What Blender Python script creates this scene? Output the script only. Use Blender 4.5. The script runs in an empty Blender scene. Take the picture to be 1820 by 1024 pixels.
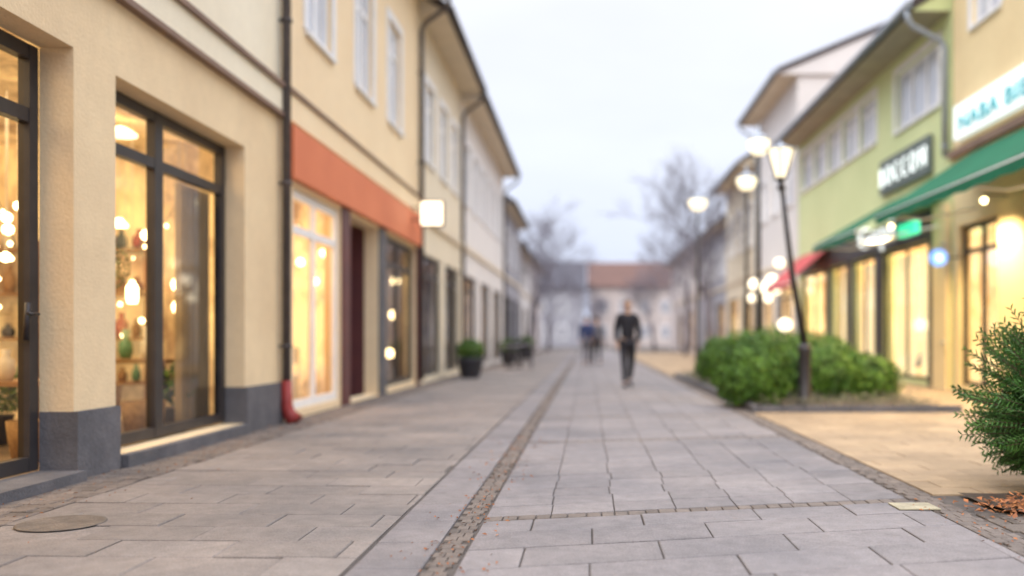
import bpy, bmesh, math, random
from mathutils import Vector, Matrix, noise
R = random.Random(11)
sc = bpy.context.scene
COL = sc.collection
PI = math.pi
F, CX, CY = 1600.0, 1045.0, 600.0
def P(px, py, Y):
    return Vector(((px - CX) * Y / F, Y, 1 + (CY - py) * Y / F))

# ------------------------------------------------------------------ materials
def mat(name, c1, c2=None, scale=3.0, rough=0.8, bump=0.0, bscale=60, island=0.0, emit=None, es=0.0, metal=0.0, detail=6, spec=0.4, stain=0.0):
    m = bpy.data.materials.new(name); m.use_nodes = True
    nt = m.node_tree; N = nt.nodes; L = nt.links
    b = N['Principled BSDF']
    b.inputs['Roughness'].default_value = rough
    b.inputs['Metallic'].default_value = metal
    b.inputs['Specular IOR Level'].default_value = spec
    tc = N.new('ShaderNodeTexCoord')
    if c2 is None: c2 = tuple(c * 0.82 for c in c1)
    nz = N.new('ShaderNodeTexNoise'); nz.inputs['Scale'].default_value = scale; nz.inputs['Detail'].default_value = detail
    L.new(tc.outputs['Object'], nz.inputs['Vector'])
    rp = N.new('ShaderNodeValToRGB'); rp.color_ramp.elements[0].position = 0.3; rp.color_ramp.elements[1].position = 0.7
    rp.color_ramp.elements[0].color = (*c2, 1); rp.color_ramp.elements[1].color = (*c1, 1)
    L.new(nz.outputs[0], rp.inputs[0])
    out = rp.outputs[0]
    def scaled(out, src, lo, hi, f0=0.0, f1=1.0):
        mr = N.new('ShaderNodeMapRange'); mr.inputs['From Min'].default_value = f0; mr.inputs['From Max'].default_value = f1
        mr.inputs['To Min'].default_value = lo; mr.inputs['To Max'].default_value = hi
        L.new(src, mr.inputs['Value'])
        vm = N.new('ShaderNodeVectorMath'); vm.operation = 'SCALE'
        L.new(out, vm.inputs[0]); L.new(mr.outputs[0], vm.inputs['Scale']); return vm.outputs[0]
    if island > 0:
        g = N.new('ShaderNodeNewGeometry')
        out = scaled(out, g.outputs['Random Per Island'], 1-island, 1+island)
    if stain > 0:
        n3 = N.new('ShaderNodeTexNoise'); n3.inputs['Scale'].default_value = 9; n3.inputs['Detail'].default_value = 8; n3.inputs['Roughness'].default_value = .65
        L.new(tc.outputs['Object'], n3.inputs['Vector']); out = scaled(out, n3.outputs[0], 1-stain, 1+stain*.6, .3, .7)
        n4 = N.new('ShaderNodeTexNoise'); n4.inputs['Scale'].default_value = 130; n4.inputs['Detail'].default_value = 3
        L.new(tc.outputs['Object'], n4.inputs['Vector']); out = scaled(out, n4.outputs[0], 1-stain*1.1, 1+stain*1.1, .3, .7)
    L.new(out, b.inputs['Base Color'])
    if bump > 0:
        n2 = N.new('ShaderNodeTexNoise'); n2.inputs['Scale'].default_value = bscale; n2.inputs['Detail'].default_value = 4
        L.new(tc.outputs['Object'], n2.inputs['Vector'])
        bp = N.new('ShaderNodeBump'); bp.inputs['Strength'].default_value = bump; bp.inputs['Distance'].default_value = 0.02
        L.new(n2.outputs[0], bp.inputs['Height']); L.new(bp.outputs[0], b.inputs['Normal'])
    if emit:
        b.inputs['Emission Color'].default_value = (*emit, 1); b.inputs['Emission Strength'].default_value = es
    return m

def glow_room(name, bright, dark, es, scale=1.6, p0=.40, p1=.58):
    """shop walls and ceiling: emission stands in for lamp light, procedural patchwork of warm tones"""
    m = bpy.data.materials.new(name); m.use_nodes = True
    nt = m.node_tree; N = nt.nodes; L = nt.links; b = N['Principled BSDF']; b.inputs['Roughness'].default_value = .9
    tc = N.new('ShaderNodeTexCoord'); mp = N.new('ShaderNodeMapping'); mp.inputs['Scale'].default_value = (1, 1, .55); L.new(tc.outputs['Object'], mp.inputs[0])
    nz = N.new('ShaderNodeTexNoise'); nz.inputs['Scale'].default_value = scale; nz.inputs['Detail'].default_value = 5; nz.inputs['Roughness'].default_value = .7; L.new(mp.outputs[0], nz.inputs['Vector'])
    rp = N.new('ShaderNodeValToRGB'); rp.color_ramp.elements[0].position = p0; rp.color_ramp.elements[1].position = p1
    rp.color_ramp.elements[0].color = (*dark, 1); rp.color_ramp.elements[1].color = (*bright, 1); L.new(nz.outputs[0], rp.inputs[0])
    L.new(rp.outputs[0], b.inputs['Base Color']); L.new(rp.outputs[0], b.inputs['Emission Color']); b.inputs['Emission Strength'].default_value = es  # emission paints the shop light onto walls and ceiling
    return m

def glass_mat(name, tint=(1, 1, 1), refl=0.10):
    m = bpy.data.materials.new(name); m.use_nodes = True
    nt = m.node_tree; N = nt.nodes; L = nt.links
    N.remove(N['Principled BSDF']); o = N['Material Output']
    t = N.new('ShaderNodeBsdfTransparent'); t.inputs[0].default_value = (*tint, 1)
    g = N.new('ShaderNodeBsdfGlossy'); g.inputs['Roughness'].default_value = 0.04
    lw = N.new('ShaderNodeFresnel'); lw.inputs[0].default_value = 1.45
    mx = N.new('ShaderNodeMixShader')
    ml = N.new('ShaderNodeMath'); ml.operation = 'MULTIPLY'; ml.inputs[1].default_value = refl * 10; ml.use_clamp = True
    L.new(lw.outputs[0], ml.inputs[0]); L.new(ml.outputs[0], mx.inputs[0])
    L.new(t.outputs[0], mx.inputs[1]); L.new(g.outputs[0], mx.inputs[2]); L.new(mx.outputs[0], o.inputs[0])
    return m

M = {}
M['ground'] = mat('ground_joint', (.13, .11, .098), (.08, .068, .06), 8, .95, .4)
M['slab'] = mat('grey_slab', (.300, .252, .220), (.175, .158, .152), .9, .78, .3, 90, island=.12, stain=.20)
M['slab2'] = mat('blue_grey_slab', (.275, .243, .235), (.175, .162, .168), .9, .76, .3, 90, island=.11, stain=.20)
M['brownslab'] = mat('brown_slab', (.20, .16, .13), (.115, .095, .08), 1.4, .85, .4, 70, island=.22, stain=.25)
M['tan'] = mat('warm_lit_tan_paver', (.43, .31, .19), (.29, .21, .135), 1.3, .8, .3, 90, island=.12, stain=.16)  # tan base colour also carries the warm light from the shops
M['cobble'] = mat('brown_cobble', (.215, .175, .148), (.135, .112, .098), 4, .85, .5, 50, island=.13, stain=.2)
M['soil'] = mat('soil', (.10, .07, .05), (.05, .035, .025), 6, .95, .8, 30)
M['creamA'] = mat('warm_cream_plaster', (.82, .65, .41), (.72, .55, .34), .9, .9, .3, 40, stain=.05)
M['paleA'] = mat('pale_cream_plaster', (.86, .79, .62), (.80, .72, .55), .9, .9, .3, 40, stain=.04)
M['peach'] = mat('peach_plaster', (.88, .71, .47), (.82, .64, .41), .8, .9, .3, 40, stain=.04)
M['beige'] = mat('beige_plaster', (.78, .69, .53), (.70, .61, .46), .8, .9, .3, 40, stain=.05)
M['white'] = mat('offwhite_plaster', (.78, .75, .72), (.70, .67, .65), .8, .9, .3, 40, stain=.05)
M['pink'] = mat('rosy_plaster', (.60, .53, .50), (.52, .45, .43), .8, .9, .3, 40, stain=.05)
M['green'] = mat('lime_green_plaster', (.67, .73, .40), (.60, .67, .35), .7, .9, .3, 40, stain=.05)
M['yellow'] = mat('butter_yellow_plaster', (.84, .69, .40), (.78, .62, .35), .7, .9, .3, 40, stain=.05)
M['greywall'] = mat('grey_plaster', (.38, .38, .42), (.30, .30, .34), .7, .9, .3, 40)
M['orange'] = mat('terracotta_fascia', (.70, .22, .10), (.62, .18, .08), 1.2, .7, .15, 40)
M['maroon'] = mat('maroon_paint', (.13, .04, .04), (.09, .03, .035), 2, .5, .1)
M['plinth'] = mat('grey_plinth', (.15, .145, .155), (.095, .095, .105), 3, .85, .4, 40, stain=.15)
M['dark'] = mat('dark_frame', (.045, .04, .04), (.03, .026, .028), 6, .45)
M['pipe'] = mat('brown_grey_pipe', (.11, .09, .085), (.07, .06, .058), 6, .5)
M['iron'] = mat('dark_iron', (.05, .045, .045), (.03, .027, .03), 12, .4, .1, metal=.3)
M['browntrim'] = mat('brown_trim', (.26, .17, .12), (.19, .12, .09), 3, .7)
M['whitepaint'] = mat('white_paint', (.86, .86, .86), (.78, .78, .79), 4, .5)
M['zinc'] = mat('zinc', (.38, .42, .48), (.28, .32, .37), 6, .4, .05, metal=.4)
M['signback'] = mat('grey_sign_board', (.14, .17, .16), (.10, .125, .12), 4, .6)
M['tile'] = mat('roof_tile', (.18, .10, .08), (.11, .065, .055), 3, .85, .6, 12)
M['slate'] = mat('slate_roof', (.09, .09, .11), (.06, .06, .075), 3, .8, .6, 12)
M['soffit'] = mat('soffit_board', (.72, .62, .48), (.64, .55, .42), 2, .8)
M['brownsoffit'] = mat('brown_soffit_board', (.42, .37, .27), (.34, .30, .22), 2, .8)
M['fascia'] = mat('dark_fascia_board', (.07, .055, .055), (.05, .04, .04), 3, .7)
M['pane'] = mat('curtained_pane', (.66, .69, .75), (.46, .50, .58), 1.5, .12, spec=.6)
M['shopglass'] = glass_mat('shop_glass', (.90, .88, .85), .15)
M['clearglass'] = glass_mat('clear_shop_glass', (1, 1, 1), .035)
M['interior'] = glow_room('warm_glow_interior', (1.0, .78, .38), (.34, .21, .10), .42, 1.5, .36, .60)
M['interior_far'] = glow_room('far_glow_interior', (1.0, .74, .36), (.26, .14, .06), 1.15)
M['interior_dim'] = mat('dim_glow_interior', (.30, .22, .16), (.12, .09, .08), 2.2, .9, emit=(1, .6, .3), es=.08)  # faint emission painted in for indoor light
M['interior_white'] = glow_room('bright_glow_interior', (1.0, .82, .46), (.60, .38, .15), 1.25, 1.1)
M['shopfloor'] = mat('shop_floor', (.26, .19, .13), (.16, .12, .08), 3, .4)
M['wood'] = mat('warm_wood', (.34, .19, .09), (.22, .12, .05), 5, .6)
M['lampglow'] = mat('lamp_glow', (.9, .8, .6), None, 3, .5, emit=(1, .78, .40), es=12)
M['lampwhite'] = mat('lamp_white_glow', (.9, .88, .8), None, 3, .5, emit=(1, .86, .60), es=3.0)
M['streetglow'] = mat('street_lamp_glass', (.9, .85, .7), None, 3, .4, emit=(1, .87, .58), es=1.5)
M['coolglow'] = mat('cool_sign_glow', (.9, .95, .95), None, 3, .5, emit=(.92, 1, .98), es=1.1)
M['signpanel'] = mat('sign_panel_white', (.85, .9, .9), (.8, .86, .87), 3, .5, emit=(.88, 1, .98), es=.6)
M['teal'] = mat('turquoise_letter', (.16, .56, .62), None, 3, .5, emit=(.1, .5, .6), es=.12)
M['greenglow'] = mat('green_sign_glow', (.1, .8, .5), None, 3, .5, emit=(.05, 1, .5), es=.9)
M['blueglow'] = mat('blue_sign_glow', (.2, .4, .9), None, 3, .5, emit=(.15, .4, 1), es=1.3)
M['awngreen'] = mat('green_awning_cloth', (.006, .15, .07), (.004, .11, .05), 2, .9, .1)
M['awnred'] = mat('red_awning_cloth', (.60, .10, .10), (.50, .08, .08), 2, .8)
M['red'] = mat('red_paint', (.36, .04, .035), (.25, .03, .025), 6, .5)
M['leaf'] = mat('hedge_leaf', (.125, .245, .025), (.03, .09, .010), 3.0, .55, island=.5)
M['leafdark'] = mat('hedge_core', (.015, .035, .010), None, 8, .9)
M['conifer'] = mat('conifer_needle', (.11, .25, .045), (.028, .09, .020), 5, .5, island=.5)
M['twig'] = mat('twig_bark', (.14, .09, .06), (.09, .06, .04), 9, .9)
M['hazed_bark'] = mat('hazed_tree_bark', (.22, .20, .23), (.15, .14, .17), 6, .9, .5, 20)  # paled bark colour stands in for atmospheric haze
M['dryleaf'] = mat('dry_leaf', (.38, .15, .05), (.20, .07, .03), 14, .8, island=.4)
M['purpleleaf'] = mat('ground_cover_leaf', (.13, .10, .07), (.06, .07, .03), 6, .8, island=.4)
M['pot'] = mat('charcoal_pot', (.06, .06, .075), (.04, .04, .05), 4, .5)
M['skin'] = mat('skin', (.50, .31, .22), None, 8, .6)
M['black'] = mat('black_cloth', (.022, .022, .03), None, 8, .85)
M['navy'] = mat('navy_cloth', (.04, .06, .16), None, 8, .85)
M['greycloth'] = mat('grey_cloth', (.14, .14, .17), None, 8, .85)
M['hair'] = mat('dark_hair', (.04, .025, .015), None, 20, .6)
M['eye'] = mat('eye_dark', (.02, .02, .02), None, 8, .2)
M['curtain'] = mat('glowing_pale_curtain', (.9, .80, .55), (.8, .68, .42), 2, .85, emit=(1, .80, .42), es=1.0)  # cloth glows by itself in place of the shop light behind it
M['drape'] = mat('beige_drape', (.40, .32, .20), (.28, .22, .14), 2, .85)
M['palestone'] = mat('pale_stone', (.44, .39, .26), (.32, .28, .20), 5, .7, .2, stain=.2)
M['drain'] = mat('sandy_iron_cover', (.19, .155, .125), (.12, .10, .085), 5, .75, .5, stain=.25)
M['ceramic'] = mat('ceramic', (.70, .66, .58), (.55, .5, .42), 5, .3)
M['bottle'] = mat('green_bottle', (.10, .25, .14), None, 5, .2)
M['wicker'] = mat('wicker', (.40, .26, .12), (.22, .13, .06), 20, .8, .4, 60)

# ------------------------------------------------------------------ mesh builder
ORG = {}
class MB:
    def __init__(s): s.v = []; s.f = []; s.m = []; s.s = []
    def face(s, pts, m=0, sm=False):
        b = len(s.v); s.v += [tuple(p) for p in pts]; s.f.append(tuple(range(b, b + len(pts)))); s.m.append(m); s.s.append(sm)
    def box(s, x0, x1, y0, y1, z0, z1, m=0):
        if x0 > x1: x0, x1 = x1, x0
        if y0 > y1: y0, y1 = y1, y0
        b = len(s.v)
        s.v += [(x0,y0,z0),(x1,y0,z0),(x1,y1,z0),(x0,y1,z0),(x0,y0,z1),(x1,y0,z1),(x1,y1,z1),(x0,y1,z1)]
        for q in ((0,3,2,1),(4,5,6,7),(0,1,5,4),(1,2,6,5),(2,3,7,6),(3,0,4,7)):
            s.f.append(tuple(b + i for i in q)); s.m.append(m); s.s.append(False)
    def tube(s, pts, rad, n=8, m=0, cap=True):
        pts = [Vector(p) for p in pts]
        if not hasattr(rad, '__len__'): rad = [rad] * len(pts)
        b0 = len(s.v); up = None
        for i, p in enumerate(pts):
            d = (pts[min(i+1, len(pts)-1)] - pts[max(i-1, 0)])
            if d.length < 1e-9: d = Vector((0,0,1))
            d.normalize()
            if up is None:
                up = Vector((1,0,0)) if abs(d.x) < .9 else Vector((0,1,0))
            a = (up - d * up.dot(d)).normalized(); c = d.cross(a); up = a
            for k in range(n):
                t = 2*PI*k/n
                s.v.append(tuple(p + (a*math.cos(t) + c*math.sin(t)) * rad[i]))
        for i in range(len(pts)-1):
            for k in range(n):
                k2 = (k+1) % n
                s.f.append((b0+i*n+k, b0+i*n+k2, b0+(i+1)*n+k2, b0+(i+1)*n+k)); s.m.append(m); s.s.append(n > 3)
        if cap:
            s.f.append(tuple(b0+k for k in reversed(range(n)))); s.m.append(m); s.s.append(False)
            e = b0 + (len(pts)-1)*n
            s.f.append(tuple(e+k for k in range(n))); s.m.append(m); s.s.append(False)
    def lathe(s, cx, cy, prof, n=20, m=0, sm=True, top=None):
        b0 = len(s.v)
        for i, (r, z) in enumerate(prof):
            for k in range(n):
                t = 2*PI*k/n
                s.v.append((cx + r*math.cos(t), cy + r*math.sin(t), z))
        for i in range(len(prof)-1):
            for k in range(n):
                k2 = (k+1) % n
                s.f.append((b0+i*n+k, b0+i*n+k2, b0+(i+1)*n+k2, b0+(i+1)*n+k)); s.m.append(m); s.s.append(sm)
        s.f.append(tuple(b0+k for k in reversed(range(n)))); s.m.append(m); s.s.append(False)
        e = b0+(len(prof)-1)*n
        s.f.append(tuple(e+k for k in range(n))); s.m.append(m); s.s.append(False)
    def build(s, name, mats, parent=None, origin=None):
        if not isinstance(mats, (list, tuple)): mats = [mats]
        if parent is not None: o3 = ORG[parent.name]
        elif origin is not None: o3 = Vector(origin)
        else:
            xs = [v[0] for v in s.v]; ys = [v[1] for v in s.v]; zs = [v[2] for v in s.v]
            o3 = Vector(((min(xs)+max(xs))/2, (min(ys)+max(ys))/2, min(zs)))
        me = bpy.data.meshes.new(name)
        me.from_pydata([(v[0]-o3.x, v[1]-o3.y, v[2]-o3.z) for v in s.v], [], s.f)
        for mm in mats: me.materials.append(mm)
        me.polygons.foreach_set('material_index', s.m)
        me.polygons.foreach_set('use_smooth', s.s)
        me.update()
        o = bpy.data.objects.new(name, me); COL.objects.link(o)
        if parent is not None: o.parent = parent
        else: o.location = o3
        ORG[o.name] = o3
        return o
def boxes(name, m, parent, lst):
    for b in lst:
        q = MB(); q.box(*b); q.build(name, m, parent)

def thing(name, label, cat, loc, group=None):
    o = bpy.data.objects.new(name, None); COL.objects.link(o); o.location = loc
    o.empty_display_size = .2
    ORG[o.name] = Vector(loc); tag(o, label, cat, group); return o
def tag(o, label=None, cat=None, group=None, kind=None):
    if label: o['label'] = label
    if cat: o['category'] = cat
    if group: o['group'] = group
    if kind: o['kind'] = kind
    return o

# ------------------------------------------------------------------ world, light, camera
w = bpy.data.worlds.new('World'); sc.world = w; w.use_nodes = True
nt = w.node_tree; N = nt.nodes; L = nt.links
bg = N['Background']
sky = N.new('ShaderNodeTexSky'); sky.sky_type = 'NISHITA'; sky.sun_disc = False
SE, SR = math.radians(38), math.radians(200)
sky.sun_elevation = SE; sky.sun_rotation = SR
tc = N.new('ShaderNodeTexCoord'); sp = N.new('ShaderNodeSeparateXYZ'); L.new(tc.outputs['Generated'], sp.inputs[0])
mpn = N.new('ShaderNodeMapping'); mpn.inputs['Scale'].default_value = (1, 1, 3.2); L.new(tc.outputs['Generated'], mpn.inputs[0])
nz = N.new('ShaderNodeTexNoise'); nz.inputs['Scale'].default_value = 2.6; nz.inputs['Detail'].default_value = 5; L.new(mpn.outputs[0], nz.inputs['Vector'])
rp = N.new('ShaderNodeValToRGB')
e = rp.color_ramp.elements; e[0].position = 0.0; e[0].color = (.70, .77, .98, 1); e[1].position = .36; e[1].color = (.88, .905, 1.0, 1)
L.new(sp.outputs[2], rp.inputs[0])
cl = N.new('ShaderNodeMapRange'); cl.inputs['From Min'].default_value = .35; cl.inputs['From Max'].default_value = .65; cl.inputs['To Min'].default_value = .96; cl.inputs['To Max'].default_value = 1.05
L.new(nz.outputs[0], cl.inputs[0])
s1 = N.new('ShaderNodeVectorMath'); s1.operation = 'SCALE'; L.new(rp.outputs[0], s1.inputs[0]); L.new(cl.outputs[0], s1.inputs['Scale'])
s2 = N.new('ShaderNodeVectorMath'); s2.operation = 'SCALE'; L.new(sky.outputs[0], s2.inputs[0]); s2.inputs['Scale'].default_value = .08
mx = N.new('ShaderNodeMix'); mx.data_type = 'RGBA'; mx.inputs[0].default_value = .95
L.new(s2.outputs[0], mx.inputs[6]); L.new(s1.outputs[0], mx.inputs[7]); L.new(mx.outputs[2], bg.inputs[0])
# overcast sky: about three times brighter overhead than at the horizon
mr = N.new('ShaderNodeMapRange'); mr.inputs['From Min'].default_value = .37; mr.inputs['From Max'].default_value = .75; mr.inputs['To Min'].default_value = 1.17; mr.inputs['To Max'].default_value = 3.45
L.new(sp.outputs[2], mr.inputs[0]); L.new(mr.outputs[0], bg.inputs[1])
sd = bpy.data.lights.new('sun', 'SUN'); sd.energy = 1.5; sd.angle = math.radians(20); sd.color = (1, .90, .76)
so = bpy.data.objects.new('sun', sd); COL.objects.link(so)
dirv = Vector((math.sin(SR)*math.cos(SE), math.cos(SR)*math.cos(SE), math.sin(SE)))
so.rotation_euler = dirv.to_track_quat('Z', 'Y').to_euler()

cam = bpy.data.cameras.new('camera'); co = bpy.data.objects.new('camera', cam); COL.objects.link(co)
co.location = (0, 0, 1); co.rotation_euler = (PI/2, 0, 0)
cam.sensor_width = 36; cam.lens = 36*F/1820; cam.shift_x = -135/1820; cam.shift_y = 88/1820
cam.clip_end = 2000; cam.clip_start = .05
cam.dof.use_dof = True; cam.dof.focus_distance = 4.9; cam.dof.aperture_fstop = 0.56
sc.camera = co
sc.view_settings.view_transform = 'Standard'; sc.view_settings.look = 'None'; sc.view_settings.exposure = 0

def area(x, y, z, sx, sy, power, col=(1, .74, .42), rot=(0,0,0)):
    d = bpy.data.lights.new('shop_light', 'AREA'); d.shape = 'RECTANGLE'; d.size = sx; d.size_y = sy; d.energy = power; d.color = col
    o = bpy.data.objects.new('shop_light', d); COL.objects.link(o); o.location = (x,y,z); o.rotation_euler = rot; return o

# ------------------------------------------------------------------ ground
g = MB(); g.face([(-300,-60,-.012),(300,-60,-.012),(300,600,-.012),(-300,600,-.012)]); tag(g.build('ground', M['ground'], None, (0,0,-.012)), kind='structure')

def slabs(mb, x0, x1, v0, v1, w, h, gap, skew=0.0, jit=.002, off=.5, bev=.006, seed=1, rnd=0.0, drop=.02, vary=0.0):
    r = random.Random(seed); row = 0; v = v0
    while v < v1 - .02:
        ve = min(v + h, v1)
        if v1 - ve < h*.3: ve = v1
        x = x0 - (w*off if row % 2 else 0) - r.random()*w*rnd
        while x < x1 - .01:
            ww = w*(1 + r.uniform(-vary, vary))
            xa, xb = max(x, x0), min(x + ww, x1)
            if xb - xa > .04:
                a, b = xa + gap/2, xb - gap/2; c, d = v + gap/2, ve - gap/2
                z = r.uniform(-jit, jit); tl = r.uniform(-jit, jit)
                o = [(a, c), (b, c), (b, d), (a, d)]
                i = [(a+bev, c+bev), (b-bev, c+bev), (b-bev, d-bev), (a+bev, d-bev)]
                O = [(p[0], p[1] + skew*p[0], z - drop + .0) for p in o]
                Mi = [(p[0], p[1] + skew*p[0], z - bev*.7) for p in o]
                I = [(p[0], p[1] + skew*p[0], z + (tl if k in (1,2) else 0)) for k, p in enumerate(i)]
                bb = len(mb.v); mb.v += O + Mi + I
                mb.f.append((bb+8, bb+9, bb+10, bb+11)); mb.m.append(0); mb.s.append(False)
                for k in range(4):
                    k2 = (k+1) % 4
                    mb.f.append((bb+4+k, bb+4+k2, bb+8+k2, bb+8+k)); mb.m.append(0); mb.s.append(False)
                    mb.f.append((bb+k, bb+k2, bb+4+k2, bb+4+k)); mb.m.append(0); mb.s.append(False)
            x += ww
        v = ve; row += 1
def pave(name, mtl, *args, **kw):
    m = MB()
    for a in args: slabs(m, *a, **kw)
    return tag(m.build(name, mtl, None, (0, 0, 0)), kind='structure')

pave('pavement_left', M['slab'], (-3.12, -1.045, 2.4, 70, .58, .33, .007, -.03), seed=3, rnd=.15, vary=.08, jit=.003, bev=.005)
pave('paving_band', M['slab2'], (-1.03, -.72, 2.4, 70, .31, .50, .007), seed=4, off=0)
pave('gutter_channel', M['cobble'], (-.715, -.58, 2.4, 60, .068, .085, .005), seed=5, jit=.001, bev=.004, rnd=.3, vary=.15)
mm = MB(); SK = .235
slabs(mm, -.57, 1.99, 2.2, 5.03, .62, .36, .008, SK, seed=6, rnd=.15, vary=.10, jit=.003, bev=.005)
tag(mm.build('lane_foreground', M['slab2'], None, (0,0,0)), kind='structure')
mm = MB()
for a, b in ((5.15, 8.64), (8.76, 11.27), (11.36, 14.2), (14.28, 19.0), (19.07, 26), (26.07, 40), (40.07, 70)):
    slabs(mm, -.57, 1.99, a, b, .365, .29, .006, SK, seed=int(a*10), off=.0, rnd=.03, bev=.004, vary=.02)
tag(mm.build('lane', M['slab2'], None, (0,0,0)), kind='structure')
mm = MB()
for a, b in ((5.035, 5.145), (8.645, 8.755), (11.275, 11.355), (14.205, 14.275), (19.005, 19.065), (26.005, 26.065)):
    slabs(mm, -.57, 1.99, a, b, .09, b-a, .008, SK, seed=int(a*7), jit=.002, bev=.005, vary=.2)
tag(mm.build('lane_cross_strip', M['cobble'], None, (0,0,0)), kind='structure')
pave('edge_channel', M['cobble'], (1.995, 2.18, 2.4, 60, .09, .10, .006), seed=8, jit=.001, bev=.004, rnd=.3, vary=.15)
pave('wall_strip', M['cobble'], (-3.59, -3.13, 2.4, 60, .11, .12, .008), seed=9, jit=.002, bev=.006, rnd=.3, vary=.2)
pave('pavement_right', M['tan'], (2.20, 6.99, 5.75, 12.0, .40, .26, .006), (4.95, 6.99, 12.0, 60, .40, .26, .006), (2.2, 4.94, 23.1, 60, .40, .26, .006), seed=10, vary=.1, rnd=.2, bev=.004)
pave('pavement_corner', M['brownslab'], (2.20, 6.99, 2.4, 4.9, .26, .17, .009, .1), seed=12, vary=.2, rnd=.3, jit=.003)
# planting beds
mm = MB()
def bed(x0, x1, y0, y1, z, n=14):
    ny = max(2, int((y1-y0)/.35)); nx = n
    for i in range(nx):
        for j in range(ny):
            q = []
            for (a, b) in ((i,j),(i+1,j),(i+1,j+1),(i,j+1)):
                x = x0+(x1-x0)*a/nx; y = y0+(y1-y0)*b/ny
                q.append((x, y, z + .035*noise.noise(Vector((x*2.1, y*2.1, 3)))))
            mm.face(q, 0, True)
bed(2.25, 4.9, 12.1, 23.0, .05)
bed(2.35, 5.2, 5.05, 5.72, .015, 24)
tag(mm.build('planting_bed', M['soil'], None, (0,0,0)), kind='structure')
mm = MB()
for k in range(36):
    y = 12.03 + k*.305; mm.box(2.20, 2.29, y, y+.295, -.03, .09)
for k in range(9): mm.box(2.30 + k*.3, 2.59 + k*.3, 12.01, 12.09, -.03, .09)
tag(mm.build('bed_kerb', M['plinth'], None, (0,0,0)), kind='structure')

# ------------------------------------------------------------------ building kit
def facade(mb, side, x, t, y0, y1, z0, z1, holes, m=0):
    xb = x + side*t
    ys = sorted(set([y0, y1] + [v for h in holes for v in h[:2]])); zs = sorted(set([z0, z1] + [v for h in holes for v in h[2:4]]))
    def solid(i, j):
        if i < 0 or j < 0 or i >= len(ys)-1 or j >= len(zs)-1: return False
        cy = (ys[i]+ys[i+1])/2; cz = (zs[j]+zs[j+1])/2
        return not any(h[0] < cy < h[1] and h[2] < cz < h[3] for h in holes)
    for i in range(len(ys)-1):
        for j in range(len(zs)-1):
            if not solid(i, j): continue
            a, b, c, d = ys[i], ys[i+1], zs[j], zs[j+1]
            mb.face([(x,a,c),(x,b,c),(x,b,d),(x,a,d)], m); mb.face([(xb,a,c),(xb,a,d),(xb,b,d),(xb,b,c)], m)
            if not solid(i-1, j): mb.face([(x,a,c),(x,a,d),(xb,a,d),(xb,a,c)], m)
            if not solid(i+1, j): mb.face([(x,b,c),(xb,b,c),(xb,b,d),(x,b,d)], m)
            if not solid(i, j-1): mb.face([(x,a,c),(xb,a,c),(xb,b,c),(x,b,c)], m)
            if not solid(i, j+1): mb.face([(x,a,d),(x,b,d),(xb,b,d),(xb,a,d)], m)

def window(par, side, x, y0, y1, z0, z1, muls=(), trans=(), fm=None, gm=None, fw=.07, dep=.07, sill=None, name='window', mulw=None):
    fm = fm or M['dark']; gm = gm or (M['shopglass'] if side < 0 else M['clearglass']); mulw = mulw or fw
    mb = MB(); xa, xb = x, x + side*dep
    vs = [(y0, y0+fw)] + [(c-mulw/2, c+mulw/2) for c in muls] + [(y1-fw, y1)]
    for a, b in vs: mb.box(xa, xb, a, b, z0, z1)
    hs = [(z0, z0+fw)] + [(c-fw/2, c+fw/2) for c in trans] + [(z1-fw, z1)]
    for k in range(len(vs)-1):
        for c, d in hs: mb.box(xa + side*.004, xb, vs[k][1], vs[k+1][0], c, d)
    o = mb.build(name, fm, par)
    p = MB(); xg = x + side*dep*.5
    p.face([(xg, y0+fw*.5, z0+fw*.5), (xg, y1-fw*.5, z0+fw*.5), (xg, y1-fw*.5, z1-fw*.5), (xg, y0+fw*.5, z1-fw*.5)]); p.build('pane', gm, o)
    if sill:
        s_ = MB(); s_.box(x + side*.02, x - side*sill, y0-.06, y1+.06, z0-.06, z0-.003); s_.build('sill', M['whitepaint'], o)
    return o

def upper_window(par, side, xw, y0, y1, z0, z1, nm=1):
    """white casement in a reveal with projecting surround"""
    st = (y1-y0)/(nm+1)
    o = window(par, side, xw + side*.06, y0, y1, z0, z1, [y0+st*(k+1) for k in range(nm)], [z1-(z1-z0)*.28] if nm == 1 else [], M['whitepaint'], M['pane'], .085, .06, sill=.12)
    t = MB(); w_ = .13
    xa, xb = xw - side*.025, xw + side*.03
    t.box(xa, xb, y0-w_, y0-.002, z0, z1+w_); t.box(xa, xb, y1+.002, y1+w_, z0, z1+w_); t.box(xa, xb, y0-.002, y1+.002, z1+.002, z1+w_)
    t.build('surround', M['whitepaint'], o)

def room(par, side, x, y0, y1, z0, z1, depth, wm, light=None, fm=None):
    mb = MB(); xb = x + side*depth
    mb.face([(xb,y0,z0),(xb,y1,z0),(xb,y1,z1),(xb,y0,z1)])
    mb.face([(x,y0,z0),(xb,y0,z0),(xb,y0,z1),(x,y0,z1)]); mb.face([(x,y1,z0),(xb,y1,z0),(xb,y1,z1),(x,y1,z1)])
    mb.face([(x,y0,z1),(xb,y0,z1),(xb,y1,z1),(x,y1,z1)]); mb.face([(x,y0,z0),(xb,y0,z0),(xb,y1,z0),(x,y1,z0)], 1)
    mb.build('shop_interior', [wm, fm or M['shopfloor']], par)
    if light:
        area(x + side*depth*.45, (y0+y1)/2, z1-.06, depth*.7, (y1-y0)*.7, light)

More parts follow.
